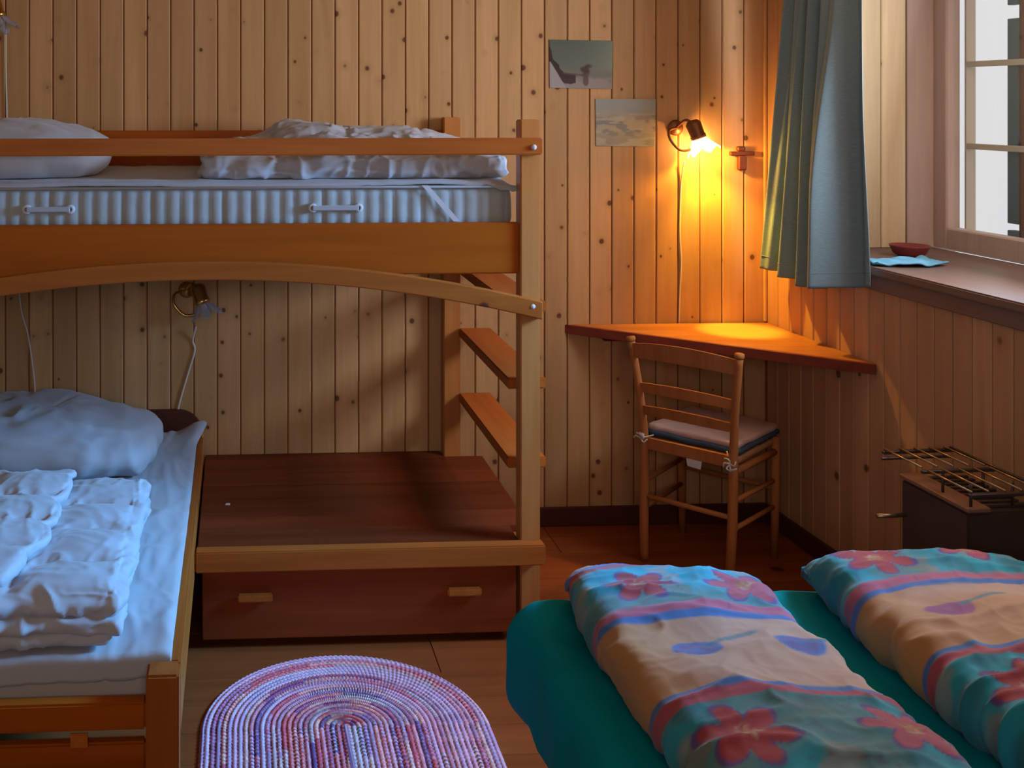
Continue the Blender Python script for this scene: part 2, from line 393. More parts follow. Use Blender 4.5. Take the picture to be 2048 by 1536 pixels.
# far reveal boards of the recess, facing the camera
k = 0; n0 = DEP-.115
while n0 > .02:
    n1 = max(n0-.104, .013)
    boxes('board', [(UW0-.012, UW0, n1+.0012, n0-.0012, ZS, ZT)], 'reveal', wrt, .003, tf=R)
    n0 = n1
boxes('reveal_lining', [(UW0-.03, UW0-.012, .012, DEP+.10, ZS-.03, ZT), (UW1, UW1+.03, .09, DEP+.10, ZS-.03, ZT), (UW0-.03, UW1+.03, .012, DEP+.1, ZT, ZT+.03)], 'frame', wrt, 0, tf=R)
boxes('jamb_board', [(UW0-.012, UW0+.004, DEP-.112, DEP-.0, ZS, ZT)], 'frame', wrt, .003, tf=R)
# baseboards
boxes('baseboard_back', [(-1.38, 2.19, YW-.016, YW-.001, .001, .078)], 'darkwood', kind='structure', bev=.003)
boxes('baseboard_right', [(.018, 5.3, -.016, -.001, .001, .078)], 'darkwood', kind='structure', bev=.003, tf=R)
boxes('trim_1', [(.001, .014, -.014, -.001, .83, CEIL)], 'wallplain', kind='structure', bev=.003, tf=lambda p: R(p))
# window
win = boxes('window_1', [(UW0-.01, UW0+.075, DEP, DEP+.06, ZS, ZT), (UW1-.075, UW1, DEP, DEP+.06, ZS, ZT), (UW0+.075, UW1-.075, DEP, DEP+.06, ZS, ZS+.085), (UW0+.075, UW1-.075, DEP, DEP+.06, ZT-.08, ZT),
                         ((UW0+UW1)/2-.05, (UW0+UW1)/2+.05, DEP, DEP+.06, ZS+.085, ZT-.08)], 'frame', kind='structure', bev=.006, tf=R)
um = (UW0+UW1)/2
for a, b_ in ((UW0+.075, um-.05), (um+.05, UW1-.075)):
    boxes('pane', [(a-.004, b_+.004, DEP+.028, DEP+.032, ZS+.081, ZT-.076)], 'glass', win, 0, tf=R)
# glazing bars of the outer sash, with its stile and hinge notches
nb = DEP+.065
for z in (1.572, 1.888, 2.2):
    boxes('glazing_bar', [(UW0+.10, um-.03, nb, nb+.02, z-.011, z+.011)], 'barlight', win, .002, tf=R, label='pale horizontal glazing bar')
boxes('glazing_bar', [(.585, .640, nb+.022, nb+.05, ZS+.06, ZS+.10), (.585, .640, nb+.022, nb+.05, ZS+.125, 2.05), (.585, .640, nb+.022, nb+.05, 2.10, ZT-.06)], 'blackbar', win, .002, tf=R, label='blue-grey upright bar with hinge notches')
boxes('glazing_bar', [(.644, .654, nb+.022, nb+.05, ZS+.06, ZT-.06)], 'darkwood', win, .001, tf=R)
boxes('glazing_bar', [(.700, .712, nb+.022, nb+.045, ZS+.06, ZT-.06)], 'darkwood', win, .001, tf=R)
boxes('glazing_bar', [(UW0+.088, UW0+.098, nb+.0, nb+.04, ZS+.06, ZT-.06)], 'barlight', win, .001, tf=R)
boxes('window_sill', [(UW0-.02, UW1+.03, -.035, DEP+.0, ZS-.03, ZS)], 'sill', win, .005, tf=R, seg=2)
# added strip of sill wood under the front edge, standing in for its shadow
boxes('sill_shadow_strip', [(UW0-.02, UW1+.03, -.016, -.001, ZS-.085, ZS-.031)], 'sill', win, .003, tf=R)

# ------------------------------------------------------------------ bunk bed
X0, X1 = -1.20, .985
bunk = thing('bunk_bed', 'tall pine bunk bed frame with arched front rail, drawer and end ladder', 'bunk bed', (-.1, 4.05, 0))
YF, YB = 3.572, 4.515
boxes('post', [(.915, .980, YF, YF+.062, 0, 1.686)], 'bz', bunk, .004, seg=2)
boxes('post', [(.828, .896, YB-.062, YB, 0, 1.68)], 'bz', bunk, .004, seg=2)
boxes('post', [(X0, X0+.065, YF, YF+.062, 0, 1.686)], 'bz', bunk, .004)
boxes('post', [(X0, X0+.065, YB-.062, YB, 0, 1.68)], 'bz', bunk, .004)
boxes('guard_rail', [(X0, .981, YF-.024, YF-.0005, 1.573, 1.628)], 'bx', bunk, .004, seg=2)
boxes('side_board', [(X0+.066, .914, YF+.012, YF+.040, 1.186, 1.352)], 'bxclear', bunk, .004, seg=2)
boxes('back_panel', [(X0+.066, .827, YB-.03, YB-.004, 1.33, 1.628)], 'bxclear', bunk, .004)
# arched rail
na = 48; V = []; F = []
for i in range(na+1):
    x = X0+(.981-X0)*i/na; xc = -.115; zt = 1.238-.1145*(x-xc)**2*1.0; zb = zt-.058
    V += [(x, YF-.03, zb), (x, YF-.0005, zb), (x, YF-.0005, zt), (x, YF-.03, zt)]
F = grid_faces(na+1, 4, False, True)+[(0, 1, 2, 3), tuple(na*4+j for j in (3, 2, 1, 0))]
arch = meshobj('arched_rail', V, F, 'bx', bunk, False)
bv = arch.modifiers.new('b', 'BEVEL'); bv.width = .004; bv.segments = 2; bv.angle_limit = .9
for (x, z) in ((.952, 1.598), (.948, 1.086)):
    lathe('bolt', [(0.0001, -.004), (.007, -.004), (.009, 0), (.009, .01), (.0001, .01)], 'tape', (x, YF-.028, z), (0, 1, 0), 16, bunk)
# slatted deck under upper mattress
for k in range(9):
    x = -1.05+k*.225
    boxes('deck_slat', [(x, x+.09, YF+.041, YB-.031, 1.30, 1.318)], 'by', bunk, .002)
boxes('end_board', [(.835, .87, YF+.063, YB-.063, 1.20, 1.345)], 'by', bunk, .003)
# ladder treads across the end
for z in (1.086, .833, .572):
    V = []
    boxes('tread', [(.889, 1.018, YF+.064, YB-.064, z-.036, z)], 'by', bunk, .004, seg=2)
# platform
py = YF+.003; n = 6; wd = (YB-.064-py)/n
for k in range(n):
    xr = .984 if k else .914
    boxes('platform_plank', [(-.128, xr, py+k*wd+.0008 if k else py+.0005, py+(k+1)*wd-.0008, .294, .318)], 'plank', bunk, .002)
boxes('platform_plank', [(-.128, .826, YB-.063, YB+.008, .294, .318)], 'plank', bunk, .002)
boxes('platform_rail', [(-.133, .984, YF-.052, YF-.001, .262, .327)], 'bx', bunk, .004, seg=2)
boxes('platform_end', [(.900, .984, YF+.064, YB-.064, .235, .2935)], 'by', bunk, .003)
# side beyond drawer (hidden carcass end)
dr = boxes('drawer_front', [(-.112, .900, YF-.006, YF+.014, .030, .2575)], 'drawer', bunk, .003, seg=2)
boxes('drawer_box', [(-.10, .895, YF+.0145, YB-.15, .035, .20)], 'drawer', dr, .002)
for (xa, xb, z) in ((.0, .112, .170), (.672, .782, .173)):
    V = []; F = []; ns = 10
    boxes('handle', [(xa, xb, YF-.034, YF-.014, z-.013, z+.013), (xa+.012, xa+.03, YF-.016, YF-.0055, z-.009, z+.009), (xb-.03, xb-.012, YF-.016, YF-.0055, z-.009, z+.009)], 'by', dr, .005, label='pale wooden bar handle', seg=2)

# upper mattress: quilted side wall
def upper_mattress():
    t = thing('upper_mattress', 'white quilted mattress with side handles on the upper bunk', 'mattress', (-.1, 4.05, 1.319))
    P, F, n = rbox(-1.12, .908, YF+.046, YB-.035, 1.319, 1.478, .05, .0085)
    # channels
    side = np.clip(np.abs(n[:, 1]), 0, 1)*(np.abs(P[:, 2]-1.40) < .062)
    s = np.where(n[:, 1] < -.5, 1, 1)
    ch = np.abs(np.sin(PI*P[:, 0]/.0462))
    P = P+n*((ch**.5-1)*.0085*side)[:, None]+n*(wr(P, 14, .0012))[:, None]
    meshobj('mattress_body', P, F, 'matt', t)
    for z in (1.329, 1.466):
        tubes('piping', [([(-1.09, YF+.047, z), (.875, YF+.047, z), (.895, YF+.053, z), (.906, YF+.075, z), (.909, YF+.11, z), (.909, YB-.09, z)], .0045)], 'white', t)
    for (xa, xb) in ((-.672, -.535), (.243, .392)):
        zz = 1.4
        h = tubes('side_handle', [([(xa, YF+.036, zz), (xa+.02, YF+.030, zz+.001), (xb-.02, YF+.030, zz+.001), (xb, YF+.036, zz)], .0001)], 'white', t)
        bpy.data.objects.remove(h)
        h = boxes('side_handle', [(xa, xb, YF+.031, YF+.037, zz-.0085, zz+.0085)], 'white', t, .002, label='white strap handle')
        for x in (xa, xb):
            lathe('grommet', [(.007, -.005), (.014, -.006), (.0155, 0), (.0150, .008), (.007, .008)], 'tape', (x, YF+.0395, zz), (0, 1, 0), 20, h)
upper_mattress()
def cloth_sheet(name, x0, x1, y0, y1, z, drop, label, cat, mat='white', amp=.002, lift=None, nx=160, ny=60, th=.003, parent=None):
    """thin sheet lying on a mattress, hanging `drop` over the front edge"""
    u = np.linspace(0, 1, nx); X = x0+(x1-x0)*u
    v = np.linspace(0, 1, ny); V = np.zeros((nx, ny, 3))
    Ltot = (y1-y0)+drop
    for j, vv in enumerate(v):
        s = vv*Ltot
        if s < y1-y0: yy = y1-s; zz = z
        else: yy = y0-.004; zz = z-(s-(y1-y0))
        V[:, j, 0] = X; V[:, j, 1] = yy; V[:, j, 2] = zz
    P = V.reshape(-1, 3); P[:, 2] += np.abs(wr(P, 6, amp))+wrinkle(P, 9, amp, 3)
    P[:, 1] -= np.abs(wr(P, 12, amp*.8, 7))
    if lift is not None: P = lift(P)
    o = meshobj(name, P, grid_faces(nx, ny), mat, parent)
    so = o.modifiers.new('s', 'SOLIDIFY'); so.thickness = th; so.offset = 1
    if label: tag(o, label, cat)
    return o
def lift(P):
    # corner pulled askew at the right end and uneven front hem
    hem = sstep(YF+.10, YF+.035, P[:, 1]); r = sstep(.72, .9, P[:, 0])
    P[:, 2] -= hem*(.012*np.sin(P[:, 0]*6+1)+.010)*(1-r)*.6
    P[:, 2] -= r*hem*.012*(1+np.sin(P[:, 0]*60)); P[:, 1] -= hem*r*.006
    P[:, 2] -= sstep(.88, .9, P[:, 0])*.02
    return P
cloth_sheet('bed_sheet', -1.12, .914, YF+.052, YB-.04, 1.484, .012, 'thin white sheet spread over the upper bunk mattress', 'sheet', lift=lift)
# elastic corner strap of the mattress protector
st = [(.61+.105*t, YF+.039-.003*math.sin(PI*t), 1.472-.118*t) for t in np.linspace(0, 1, 12)]
V = []
for (x, y, z) in st: V += [(x-.011, y, z), (x+.011, y, z), (x+.011, y+.002, z), (x-.011, y+.002, z)]
tag(meshobj('elastic_strap', V, grid_faces(12, 4, False, True)+[(0, 1, 2, 3), (47, 46, 45, 44)], 'tape', None, False), 'white elastic corner strap running slantwise down the upper mattress side', 'strap')

def pillow(name, c, h, rz, label, mat, seed, amp=.012, group=None, tilt=0, wamp=.008):
    P = softbox(0, 0, 0, h[0], h[1], h[2], 120, 60, 3.6, 2.3)
    nu, nv = P.shape[:2]; Q = P.reshape(-1, 3).copy(); s = Q/np.array(h)
    # pinched corners
    e = np.maximum(np.abs(s[:, 0]), np.abs(s[:, 1])); Q[:, 2] *= (1-.45*np.clip(np.abs(s[:, 0]*s[:, 1]), 0, 1)**1.2)
    nrm = s/np.maximum(np.linalg.norm(s, axis=1), 1e-6)[:, None]
    Q += nrm*(wr(Q, 5, amp, seed)+wrinkle(Q, 9, wamp, seed+4, (1, 1, .5)))[:, None]
    Q[:, 2] = np.maximum(Q[:, 2], -h[2]*.55)
    c1, s1 = math.cos(tilt), math.sin(tilt); Q = np.stack([Q[:, 0]*c1+Q[:, 2]*s1, Q[:, 1], -Q[:, 0]*s1+Q[:, 2]*c1], -1)
    a, b_ = math.cos(rz), math.sin(rz); Q = np.stack([Q[:, 0]*a-Q[:, 1]*b_, Q[:, 0]*b_+Q[:, 1]*a, Q[:, 2]], -1)+np.array(c)
    F = grid_faces(nu, nv, True, False)
    return tag(meshobj(name, Q, F, mat), label, 'pillow')
pillow('pillow', (-.80, 4.02, 1.560), (.345, .34, .125), .05, 'puffy white pillow at the left end of the upper bunk', 'cream', 1)

def down_duvet(name, x0, x1, y0, y1, z0, zf, label, seed, qx, qy, res=.009, amp=.022, mat='downwhite', wamp=.010, off=(0, 0), edge=.04):
    """folded down duvet: rounded slab with quilted baffle squares; zf(x,y)->top height"""
    P, F, n = rbox(x0, x1, y0, y1, z0, z0+.12, edge, res)
    t = (P[:, 2]-z0)/.12; top = zf(P[:, 0], P[:, 1])
    P[:, 2] = z0+t*top
    bx = np.abs(np.sin(PI*(P[:, 0]-x0+off[0])/qx)); by = np.abs(np.sin(PI*(P[:, 1]-y0+off[1])/qy))
    puff = (np.clip(bx, 0, 1)**.5)*(np.clip(by, 0, 1)**.5) if qy else bx**.5
    up = np.clip(n[:, 2]*.8+.2, 0, 1)*(t > .3)
    side = (1-np.abs(n[:, 2]))
    d = up*(puff-1)*amp+side*(bx**.6-1)*amp*.9
    seam = np.exp(-((1-np.minimum(bx, by if qy else 1))**2)*0)
    near = np.exp(-np.minimum(bx, by if qy else bx)*2.2)
    d += wrinkle(P, 16, wamp, seed, (1, 1, .7))*(.35+near)*(t > .05)
    P = P+n*d[:, None]
    P[:, 2] = np.maximum(P[:, 2], z0+.0005)
    return tag(meshobj(name, P, F, mat), label, 'duvet')
def ztop(x, y):
    h = .095+.075*sstep(3.7, 4.05, y)*sstep(.02, .2, x)*(1-.75*sstep(.55, .9, x))+.035*np.sin((x+.13)*9)*sstep(.0, -.1, x)+.02*vnoise(np.stack([x*6, y*6, 0*x], -1))
    return h+.03*np.exp(-((x-.02)/.09)**2)*sstep(3.75, 4.0, y)
down_duvet('folded_duvet', -.135, .905, YF+.085, 4.40, 1.489, ztop, 'crumpled white down duvet on the right half of the upper bunk', 2, .265, .27, amp=.028, wamp=.016, res=.008)

# ------------------------------------------------------------------ low single bed at left
bed = thing('single_bed', 'low wooden single bed with slatted end under the bunk at left', 'bed', (-.6, 3.55, 0))
BX = -.135
boxes('side_rail', [(BX-.032, BX, 2.66, 4.44, .24, .42)], 'by', bed, .006, seg=2)
boxes('side_rail', [(-1.07, -1.04, 2.66, 4.44, .24, .42)], 'by', bed, .006)
boxes('post', [(BX-.076, BX, 2.585, 2.659, 0, .424)], 'bz2', bed, .006, seg=2)
boxes('post', [(-1.10, -1.03, 2.585, 2.659, 0, .424)], 'bz2', bed, .006)
boxes('post', [(BX-.060, BX, 4.442, 4.50, 0, .44)], 'bz', bed, .005)
boxes('post', [(-1.10, -1.04, 4.442, 4.50, 0, .44)], 'bz', bed, .005)
boxes('foot_rail', [(-1.029, BX-.077, 2.60, 2.640, .292, .356)], 'bxclear', bed, .005, seg=2)
boxes('foot_board', [(-1.029, BX-.077, 2.605, 2.635, .03, .262)], 'bxclear', bed, .005, seg=2)
boxes('foot_bracket', [(-.385, -.345, 2.600, 2.606, .255, .288)], 'by', bed, .001)
for k in range(10):
    y = 2.72+k*.175
    boxes('bed_slat', [(-1.039, BX-.033, y, y+.07, .242, .260)], 'bx', bed, .002)
# headboard with rounded shoulder
V = []; pts = [(-1.039, .2)]+[(-1.039, .50)]
for k in range(9): a = PI/2*(1-k/8); pts.append((BX-.11+.10*math.cos(a), .42+.085*math.sin(a)))
pts += [(BX-.010, .2)]
for y in (4.501, 4.526): V += [(x, y, z) for x, z in pts]
L_ = len(pts)
meshobj('headboard', V, [tuple(range(L_)), tuple(range(2*L_-1, L_-1, -1))]+[(i, (i+1) % L_, L_+(i+1) % L_, L_+i) for i in range(L_)], 'darkwood', bed, False)
P, F, n = rbox(-1.03, BX-.036, 2.668, 4.435, .266, .425, .035, .02)
P = P+n*wr(P, 5, .004)[:, None]; tag(meshobj('mattress', P, F, 'cream'), 'thin mattress in the low single bed at left', 'mattress')
def lift2(P):
    r = sstep(BX-.12, BX-.04, P[:, 0]); b = sstep(4.25, 4.43, P[:, 1])
    P[:, 2] += r*b*.035; P[:, 0] += r*b*.035
    P[:, 2] += .010*np.sin(P[:, 1]*3)*r
    f = sstep(2.80, 2.65, P[:, 1]); P[:, 2] -= f*.02*(.6+.4*np.sin(P[:, 0]*7+1))
    return P
def low_sheet():
    nx, ny = 110, 190; X = np.linspace(-1.02, 0, nx); V = np.zeros((nx, ny, 3))
    S = np.linspace(0, 1, nx)*(1.02-.155+.012); T = np.linspace(0, 1, ny)
    for i, s in enumerate(S):
        flat = .85
        x = -1.02+min(s, flat); drop = max(0, s-flat)
        V[i, :, 0] = x; V[i, :, 2] = .436-drop*.25
        if drop > 0: V[i, :, 0] = x+.5*drop
    for j, t in enumerate(T):
        s = t*1.83; yy = 4.43-min(s, 1.765); d = max(0, s-1.765); V[:, j, 1] = yy-.002*(d > 0); V[:, j, 2] -= d*.9
    P = V.reshape(-1, 3); P[:, 2] += np.abs(wr(P, 5, .006, 5))+np.maximum(wrinkle(P, 7, .007, 3, (1.6, .6, 1)), -.002)
    P = lift2(P)
    o = meshobj('bed_sheet', P, grid_faces(nx, ny), 'white'); so = o.modifiers.new('s', 'SOLIDIFY'); so.thickness = .003; so.offset = 1
    tag(o, 'rumpled white sheet covering the low single bed', 'sheet')
low_sheet()
pillow('pillow', (-.68, 4.08, .535), (.40, .30, .125), -.08, 'large white pillow at the head of the low single bed', 'white', 9, amp=.02, wamp=.014, tilt=.04)
# folded down duvet: lower stack, one object; upper fold another layer of the same cloth
dv = thing('folded_duvet', 'white down duvet folded in quilted layers on the low single bed', 'duvet', (-.62, 3.12, .445))
def layer(x0, x1, y0, y1, z0, h, seed, name, qx=.24, qy=.19, amp=.02, wamp=.012, edgefn=None, res=.009):
    P, F, n = rbox(x0, x1, y0, y1, z0, z0+h, h*.5, res)
    if edgefn: P = edgefn(P)
    bx = np.abs(np.sin(PI*(P[:, 0]-x1)/qx)); by = np.abs(np.sin(PI*(P[:, 1]-y0)/qy))
    puff = bx**.5*by**.5; up = np.clip(n[:, 2], 0, 1)
    near = np.exp(-np.minimum(np.maximum(bx, sstep(.03, 0, x1-P[:, 0])), by)*2.5)
    d = up*(puff-1)*amp+wrinkle(P, 15, wamp, seed, (1, 1, 1))*(.3+near)+(1-np.abs(n[:, 2]))*wr(P, 12, .010, seed)
    P = P+n*d[:, None]; P[:, 2] += wr(P*np.array([1, 1, 0]), 4, .006, seed)
    meshobj(name, P, F, 'downwhite', dv)
def scal(P):
    e = np.abs(np.sin(PI*(P[:, 1]-2.69)/.19))**.6; r = sstep(-.75, -.5, P[:, 0]); P[:, 0] += r*(e-1)*.035-.07*sstep(3.0, 2.68, P[:, 1])*r; return P
layer(-1.04, -.30, 2.68, 3.50, .446, .040, 1, 'duvet_layer', amp=.004, wamp=.010)
layer(-1.04, -.275, 2.675, 3.53, .476, .036, 2, 'duvet_layer', amp=.004, wamp=.010)
layer(-1.04, -.272, 2.69, 3.54, .500, .085, 3, 'duvet_layer', amp=.030, wamp=.012, qx=.28, qy=.205, res=.007)
layer(-1.04, -.49, 2.72, 3.50, .570, .050, 4, 'duvet_layer', amp=.026, wamp=.012, edgefn=scal, res=.007)

# ------------------------------------------------------------------ corner desk
desk = thing('corner_desk', 'triangular wooden corner desk top fixed between the two board walls', 'desk', (2.0, 4.3, .80))
pa = Vector((1.345, YW-.001, 0)); pc = R((.012, -.001, 0)); pb = R((.752, -.001, 0))
tri = [pa, pc, pb]
e = (pb-pa).normalized(); nin = Vector((-e.y, e.x, 0))
if nin.dot(pc-pa) < 0: nin = -nin
TH = .031; zt = .827
def prism(name, poly, z0, z1, mat, parent, bev=.004):
    V = [(p[0], p[1], z0) for p in poly]+[(p[0], p[1], z1) for p in poly]; L = len(poly)
    o = meshobj(name, V, [tuple(range(L))[::-1], tuple(range(L, 2*L))]+[(i, (i+1) % L, L+(i+1) % L, L+i) for i in range(L)], mat, parent, False)
    if bev:
        b = o.modifiers.new('b', 'BEVEL'); b.width = bev; b.segments = 2
    return o
# main top, then the dark front lipping as its own part; right-hand nose clipped
pb2 = pb-e*.03
tip = pb+Nv*0
lw = .012
top_poly = [pa+nin*lw+e*.02, pc, pb+nin*lw-e*.0, pb-e*.03+nin*lw]
top_poly = [Vector((pa.x+.03, pa.y, 0)), pc, R((.735, -.001, 0)), pb-e*.02+nin*lw, pa+e*.035+nin*lw]
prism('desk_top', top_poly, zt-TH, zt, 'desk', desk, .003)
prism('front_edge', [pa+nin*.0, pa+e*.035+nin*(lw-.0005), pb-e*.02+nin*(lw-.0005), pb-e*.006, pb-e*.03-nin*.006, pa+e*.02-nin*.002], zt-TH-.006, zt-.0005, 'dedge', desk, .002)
for q in (Vector((1.70, YW-.02, 0)),):
    boxes('wall_batten', [(1.50, 2.12, YW-.030, YW-.002, zt-TH-.035, zt-TH-.001)], 'dedge', desk, .003)

# ------------------------------------------------------------------ chair (local frame: +y towards the desk)
def chair():
    bl = Vector((1.530, 4.193, 0)); br = Vector((1.794, 3.908, 0))
    ax = (br-bl).normalized(); ay = Vector((-ax.y, ax.x, 0)); mid = (bl+br)/2
    t = thing('desk_chair', 'beech ladder-back chair with curved slats facing the corner desk', 'chair', tuple(mid))
    def c(x, y, z): return mid+ax*x+ay*y+Vector((0, 0, z))
    w = .172
    def rail(name, P0, P1, r, m='chairz', n=8): return tubes(name, [([P0, P1], r)], m, t, n)
    for s in (-1, 1):
        pts = smoothpath([c(s*(w-.008), -.012, 0), c(s*(w-.002), .0, .22), c(s*w, .006, .46), c(s*(w+.010), -.006, .62), c(s*(w+.036), -.030, .835)], 5)
        rr = [.0145+.0035*math.sin(PI*min(1, i/12)) for i in range(len(pts))]
        leg = tubes('back_post', [(pts, rr)], 'chairz', t, 12)
        lathe('post_cap', [(.0001, -.004), (.0150, -.004), (.0175, .002), (.0170, .012), (.0001, .014)], 'chairz', tuple(c(s*(w+.036), -.030, .835)), tuple((pts[-1]-pts[-2]).normalized()), 14, leg)
        tubes('front_leg', [([c(s*(w+.012), .355, 0), c(s*(w+.014), .355, .25), c(s*(w+.014), .355, .465)], [.013, .0165, .0165])], 'chairz', t, 12)
        rail('side_stretcher', c(s*(w-.004), .01, .20), c(s*(w+.012), .35, .20), .009)
        rail('side_stretcher', c(s*(w-.004), .01, .30), c(s*(w+.012), .35, .30), .009)
        rail('seat_rail', c(s*w, .01, .41), c(s*(w+.014), .35, .41), .014)
    rail('back_stretcher', c(-w, .0, .245), c(w, .0, .245), .010)
    rail('front_stretcher', c(-w, .355, .27), c(w, .355, .27), .010)
    rail('seat_rail', c(-w, .355, .44), c(w, .355, .44), .014)
    for o_ in (1,):
        V = []; 
    # back seat rail: flat board
    def slat(name, z0, z1, yy, bow, arch, m='chairz', th=.009, w2=None):
        V = []; nn = 16; ww = w2 or w
        for i in range(nn+1):
            q = i/nn*2-1; y = yy-bow*(1-q*q); za = arch*(1-q*q)
            V += [c(q*ww, y, z0+za*.5), c(q*ww, y+th, z0+za*.5), c(q*ww, y+th-.004, z1+za), c(q*ww, y-.004, z1+za)]
        o = meshobj(name, [tuple(v) for v in V], grid_faces(nn+1, 4, False, True)+[(0, 1, 2, 3), tuple(nn*4+j for j in (3, 2, 1, 0))], m, t, False)
        return o
    slat('back_rail', .425, .468, -.002, .0, 0, th=.016)
    slat('back_slat', .770, .825, -.034, .022, .018, w2=w+.030)
    slat('back_slat', .640, .675, -.014, .022, .012, w2=w+.012)
    slat('back_slat', .555, .588, -.008, .022, .012, w2=w+.006)
    P, F, n = rbox(-.185, .185, .018, .37, .432, .462, .012, .02)
    Q = np.array([tuple(c(*p)) for p in P]); meshobj('seat', Q, F, 'straw', t)
    # tied-on cushion: a thing of its own
    cu = thing('seat_cushion', 'flat beige seat pad with dark blue edge tied onto the desk chair', 'cushion', tuple(c(0, .2, .463)))
    for nm, z0, z1, m, g in (('cushion_base', .464, .486, 'padside', 0), ('cushion_top', .482, .507, 'padtop', .008)):
        P, F, n = rbox(-.185+g, .185-g, .030+g, .415-g, z0, z1, .011, .008)
        P = P+n*(wr(P, 14, .0035, 2)+wr(P, 60, .0012, 5))[:, None]; P[:, 2] += .012*((P[:, 0]/.2)**2)*0+wr(P*np.array([1, 1, 0]), 6, .004)
        meshobj(nm, np.array([tuple(c(*p)) for p in P]), F, m, cu)
    for s in (-1, 1):
        L = []
        rnd = random.Random(5+s)
        for k in range(7):
            a = rnd.uniform(0, 2*PI); p0 = c(s*w, -.022, .465-.02*(s > 0))
            p1 = p0+ax*math.cos(a)*.018+Vector((0, 0, math.sin(a)*.018))-ay*.010; p2 = p0+ax*math.cos(a+.7)*.028+Vector((0, 0, math.sin(a+.7)*.024))-ay*.004
            L.append((smoothpath([p0, p1, p2], 4), .0028))
        L.append((smoothpath([c(s*(w-.03), .02, .475), c(s*(w-.008), -.012, .465-.02*(s > 0)+.004), c(s*w, -.022, .465-.02*(s > 0))], 4), .0028))
        tubes('tie', L, 'tape', cu, 6, label='white knotted tie string')
    V = [c(-.0, -.007, .425), c(.06, -.007, .425), c(.055, -.007, .395), c(.005, -.007, .398)]; V += [v+ay*.002 for v in V]
    meshobj('care_tag', [tuple(v) for v in V], [(0, 1, 2, 3), (7, 6, 5, 4), (0, 4, 5, 1), (1, 5, 6, 2), (2, 6, 7, 3), (3, 7, 4, 0)], 'tape', cu, False, label='small pale cloth tag hanging below the seat')
chair()

# ------------------------------------------------------------------ wall lamps
def wall_lamp(bx, bz, lit, label, side=1, small=1.0):
    t = thing('wall_lamp', label, 'lamp', (bx, YW, bz))
    lathe('wall_plate', [(.0001, -.001), (.030, -.001), (.033, -.006), (.026, -.012), (.012, -.020), (.0001, -.022)], 'bronze' if lit else 'brass', (bx, YW, bz), (0, 1, 0), 24, t)
    # curved loop arm to the socket
    hx = bx+side*.042; d = Vector((side*.36, -.10, -1)).normalized()
    tubes('arm', [(smoothpath([(bx, YW-.015, bz), (bx-side*.045, YW-.05, bz-.010), (bx-side*.045, YW-.07, bz-.050), (bx-side*.005, YW-.075, bz-.090), (bx+side*.045, YW-.078, bz-.085)], 6), .0055)], 'bronze' if lit else 'brass', t, 8)
    tubes('arm', [(smoothpath([(bx, YW-.018, bz+.004), (bx+side*.02, YW-.055, bz+.032), (hx-d.x*.02, YW-.073, bz+.026)], 6), .006)], 'bronze' if lit else 'brass', t, 8)
    top = Vector((hx, YW-.075, bz+.028))
    lathe('socket', [(.0001, -.006), (.020, -.003), (.031, .010), (.029, .058), (.032, .062), (.031, .074), (.022, .078), (.0001, .078)], 'bronze' if lit else 'brass', tuple(top), tuple(d), 24, t)
    o = top+d*.070
    # tulip shade: petals with gaps
    for k in range(6):
        a0 = 2*PI*k/6; V = []
        q = Vector((0, 0, 1)).rotation_difference(d)
        for i in range(8):
            u = i/7; r = .024+.022*math.sin(u*PI*.55)+.020*u**3; wv = (.90-.55*u**3)*PI/6
            for j in range(7):
                a = a0+wv*(j/6*2-1); V.append(tuple(o+q @ Vector((r*math.cos(a), r*math.sin(a), u*.066*(1-.1*abs(j/6*2-1))))))
        pt = meshobj('glass_petal', V, grid_faces(8, 7), 'glow' if lit else 'tulip', t)
        so = pt.modifiers.new('s', 'SOLIDIFY'); so.thickness = .0015
    lathe('bulb', [(.0001, 0), (.009, .002), (.010, .010), (.012, .016), (.012, .022), (.008, .028), (.0001, .030)], 'bulb' if lit else 'bulboff', tuple(o+d*.004), tuple(d), 16, t)
    return o, d, t
o, d, lt = wall_lamp(1.808, 1.635, True, 'lit brass wall lamp with glowing glass flower shade above the corner desk')
L = bpy.data.lights.new('lamp_light', 'POINT'); L.energy = 12; L.color = (1, .42, .035); L.shadow_soft_size = .012
lo = bpy.data.objects.new('lamp_light', L); C.objects.link(lo); lo.location = o+d*.042
L = bpy.data.lights.new('lamp_spot', 'SPOT'); L.energy = 30; L.color = (1, .52, .04); L.shadow_soft_size = .01; L.spot_size = math.radians(95); L.spot_blend = .8
lo = bpy.data.objects.new('lamp_spot', L); C.objects.link(lo); lo.location = o+d*.062; lo.rotation_euler = Vector((.22, -.06, -1)).to_track_quat('-Z', 'Y').to_euler()
L = bpy.data.lights.new('lamp_spot', 'SPOT'); L.energy = 90; L.color = (1, .66, .08); L.shadow_soft_size = .01; L.spot_size = math.radians(30); L.spot_blend = .7
lo = bpy.data.objects.new('lamp_spot', L); C.objects.link(lo); lo.location = o+d*.062; lo.rotation_euler = Vector((.11, -.07, -.70)).to_track_quat('-Z', 'Y').to_euler()
wall_lamp(-.205, .985, False, 'unlit brass wall lamp with glass flower shade under the upper bunk', 1)
wall_lamp(-1.005, 2.115, False, 'unlit brass wall lamp at the top left above the upper bunk pillow', 1)
def cord(name, pts, label, r=.0035, beads=None, mat='cord'):
    t = tubes(name, [(smoothpath(pts, 8), r)], mat, None, 6); return tag(t, label, 'cord')
yc = YW-.006
cord('lamp_cord', [(1.838, yc-.02, 1.50), (1.832, yc, 1.40), (1.826, yc, 1.2), (1.832, yc, 1.08), (1.826, yc, .95), (1.823, yc, .829)], 'white cord hanging from the lit lamp down to the corner desk', .0032)
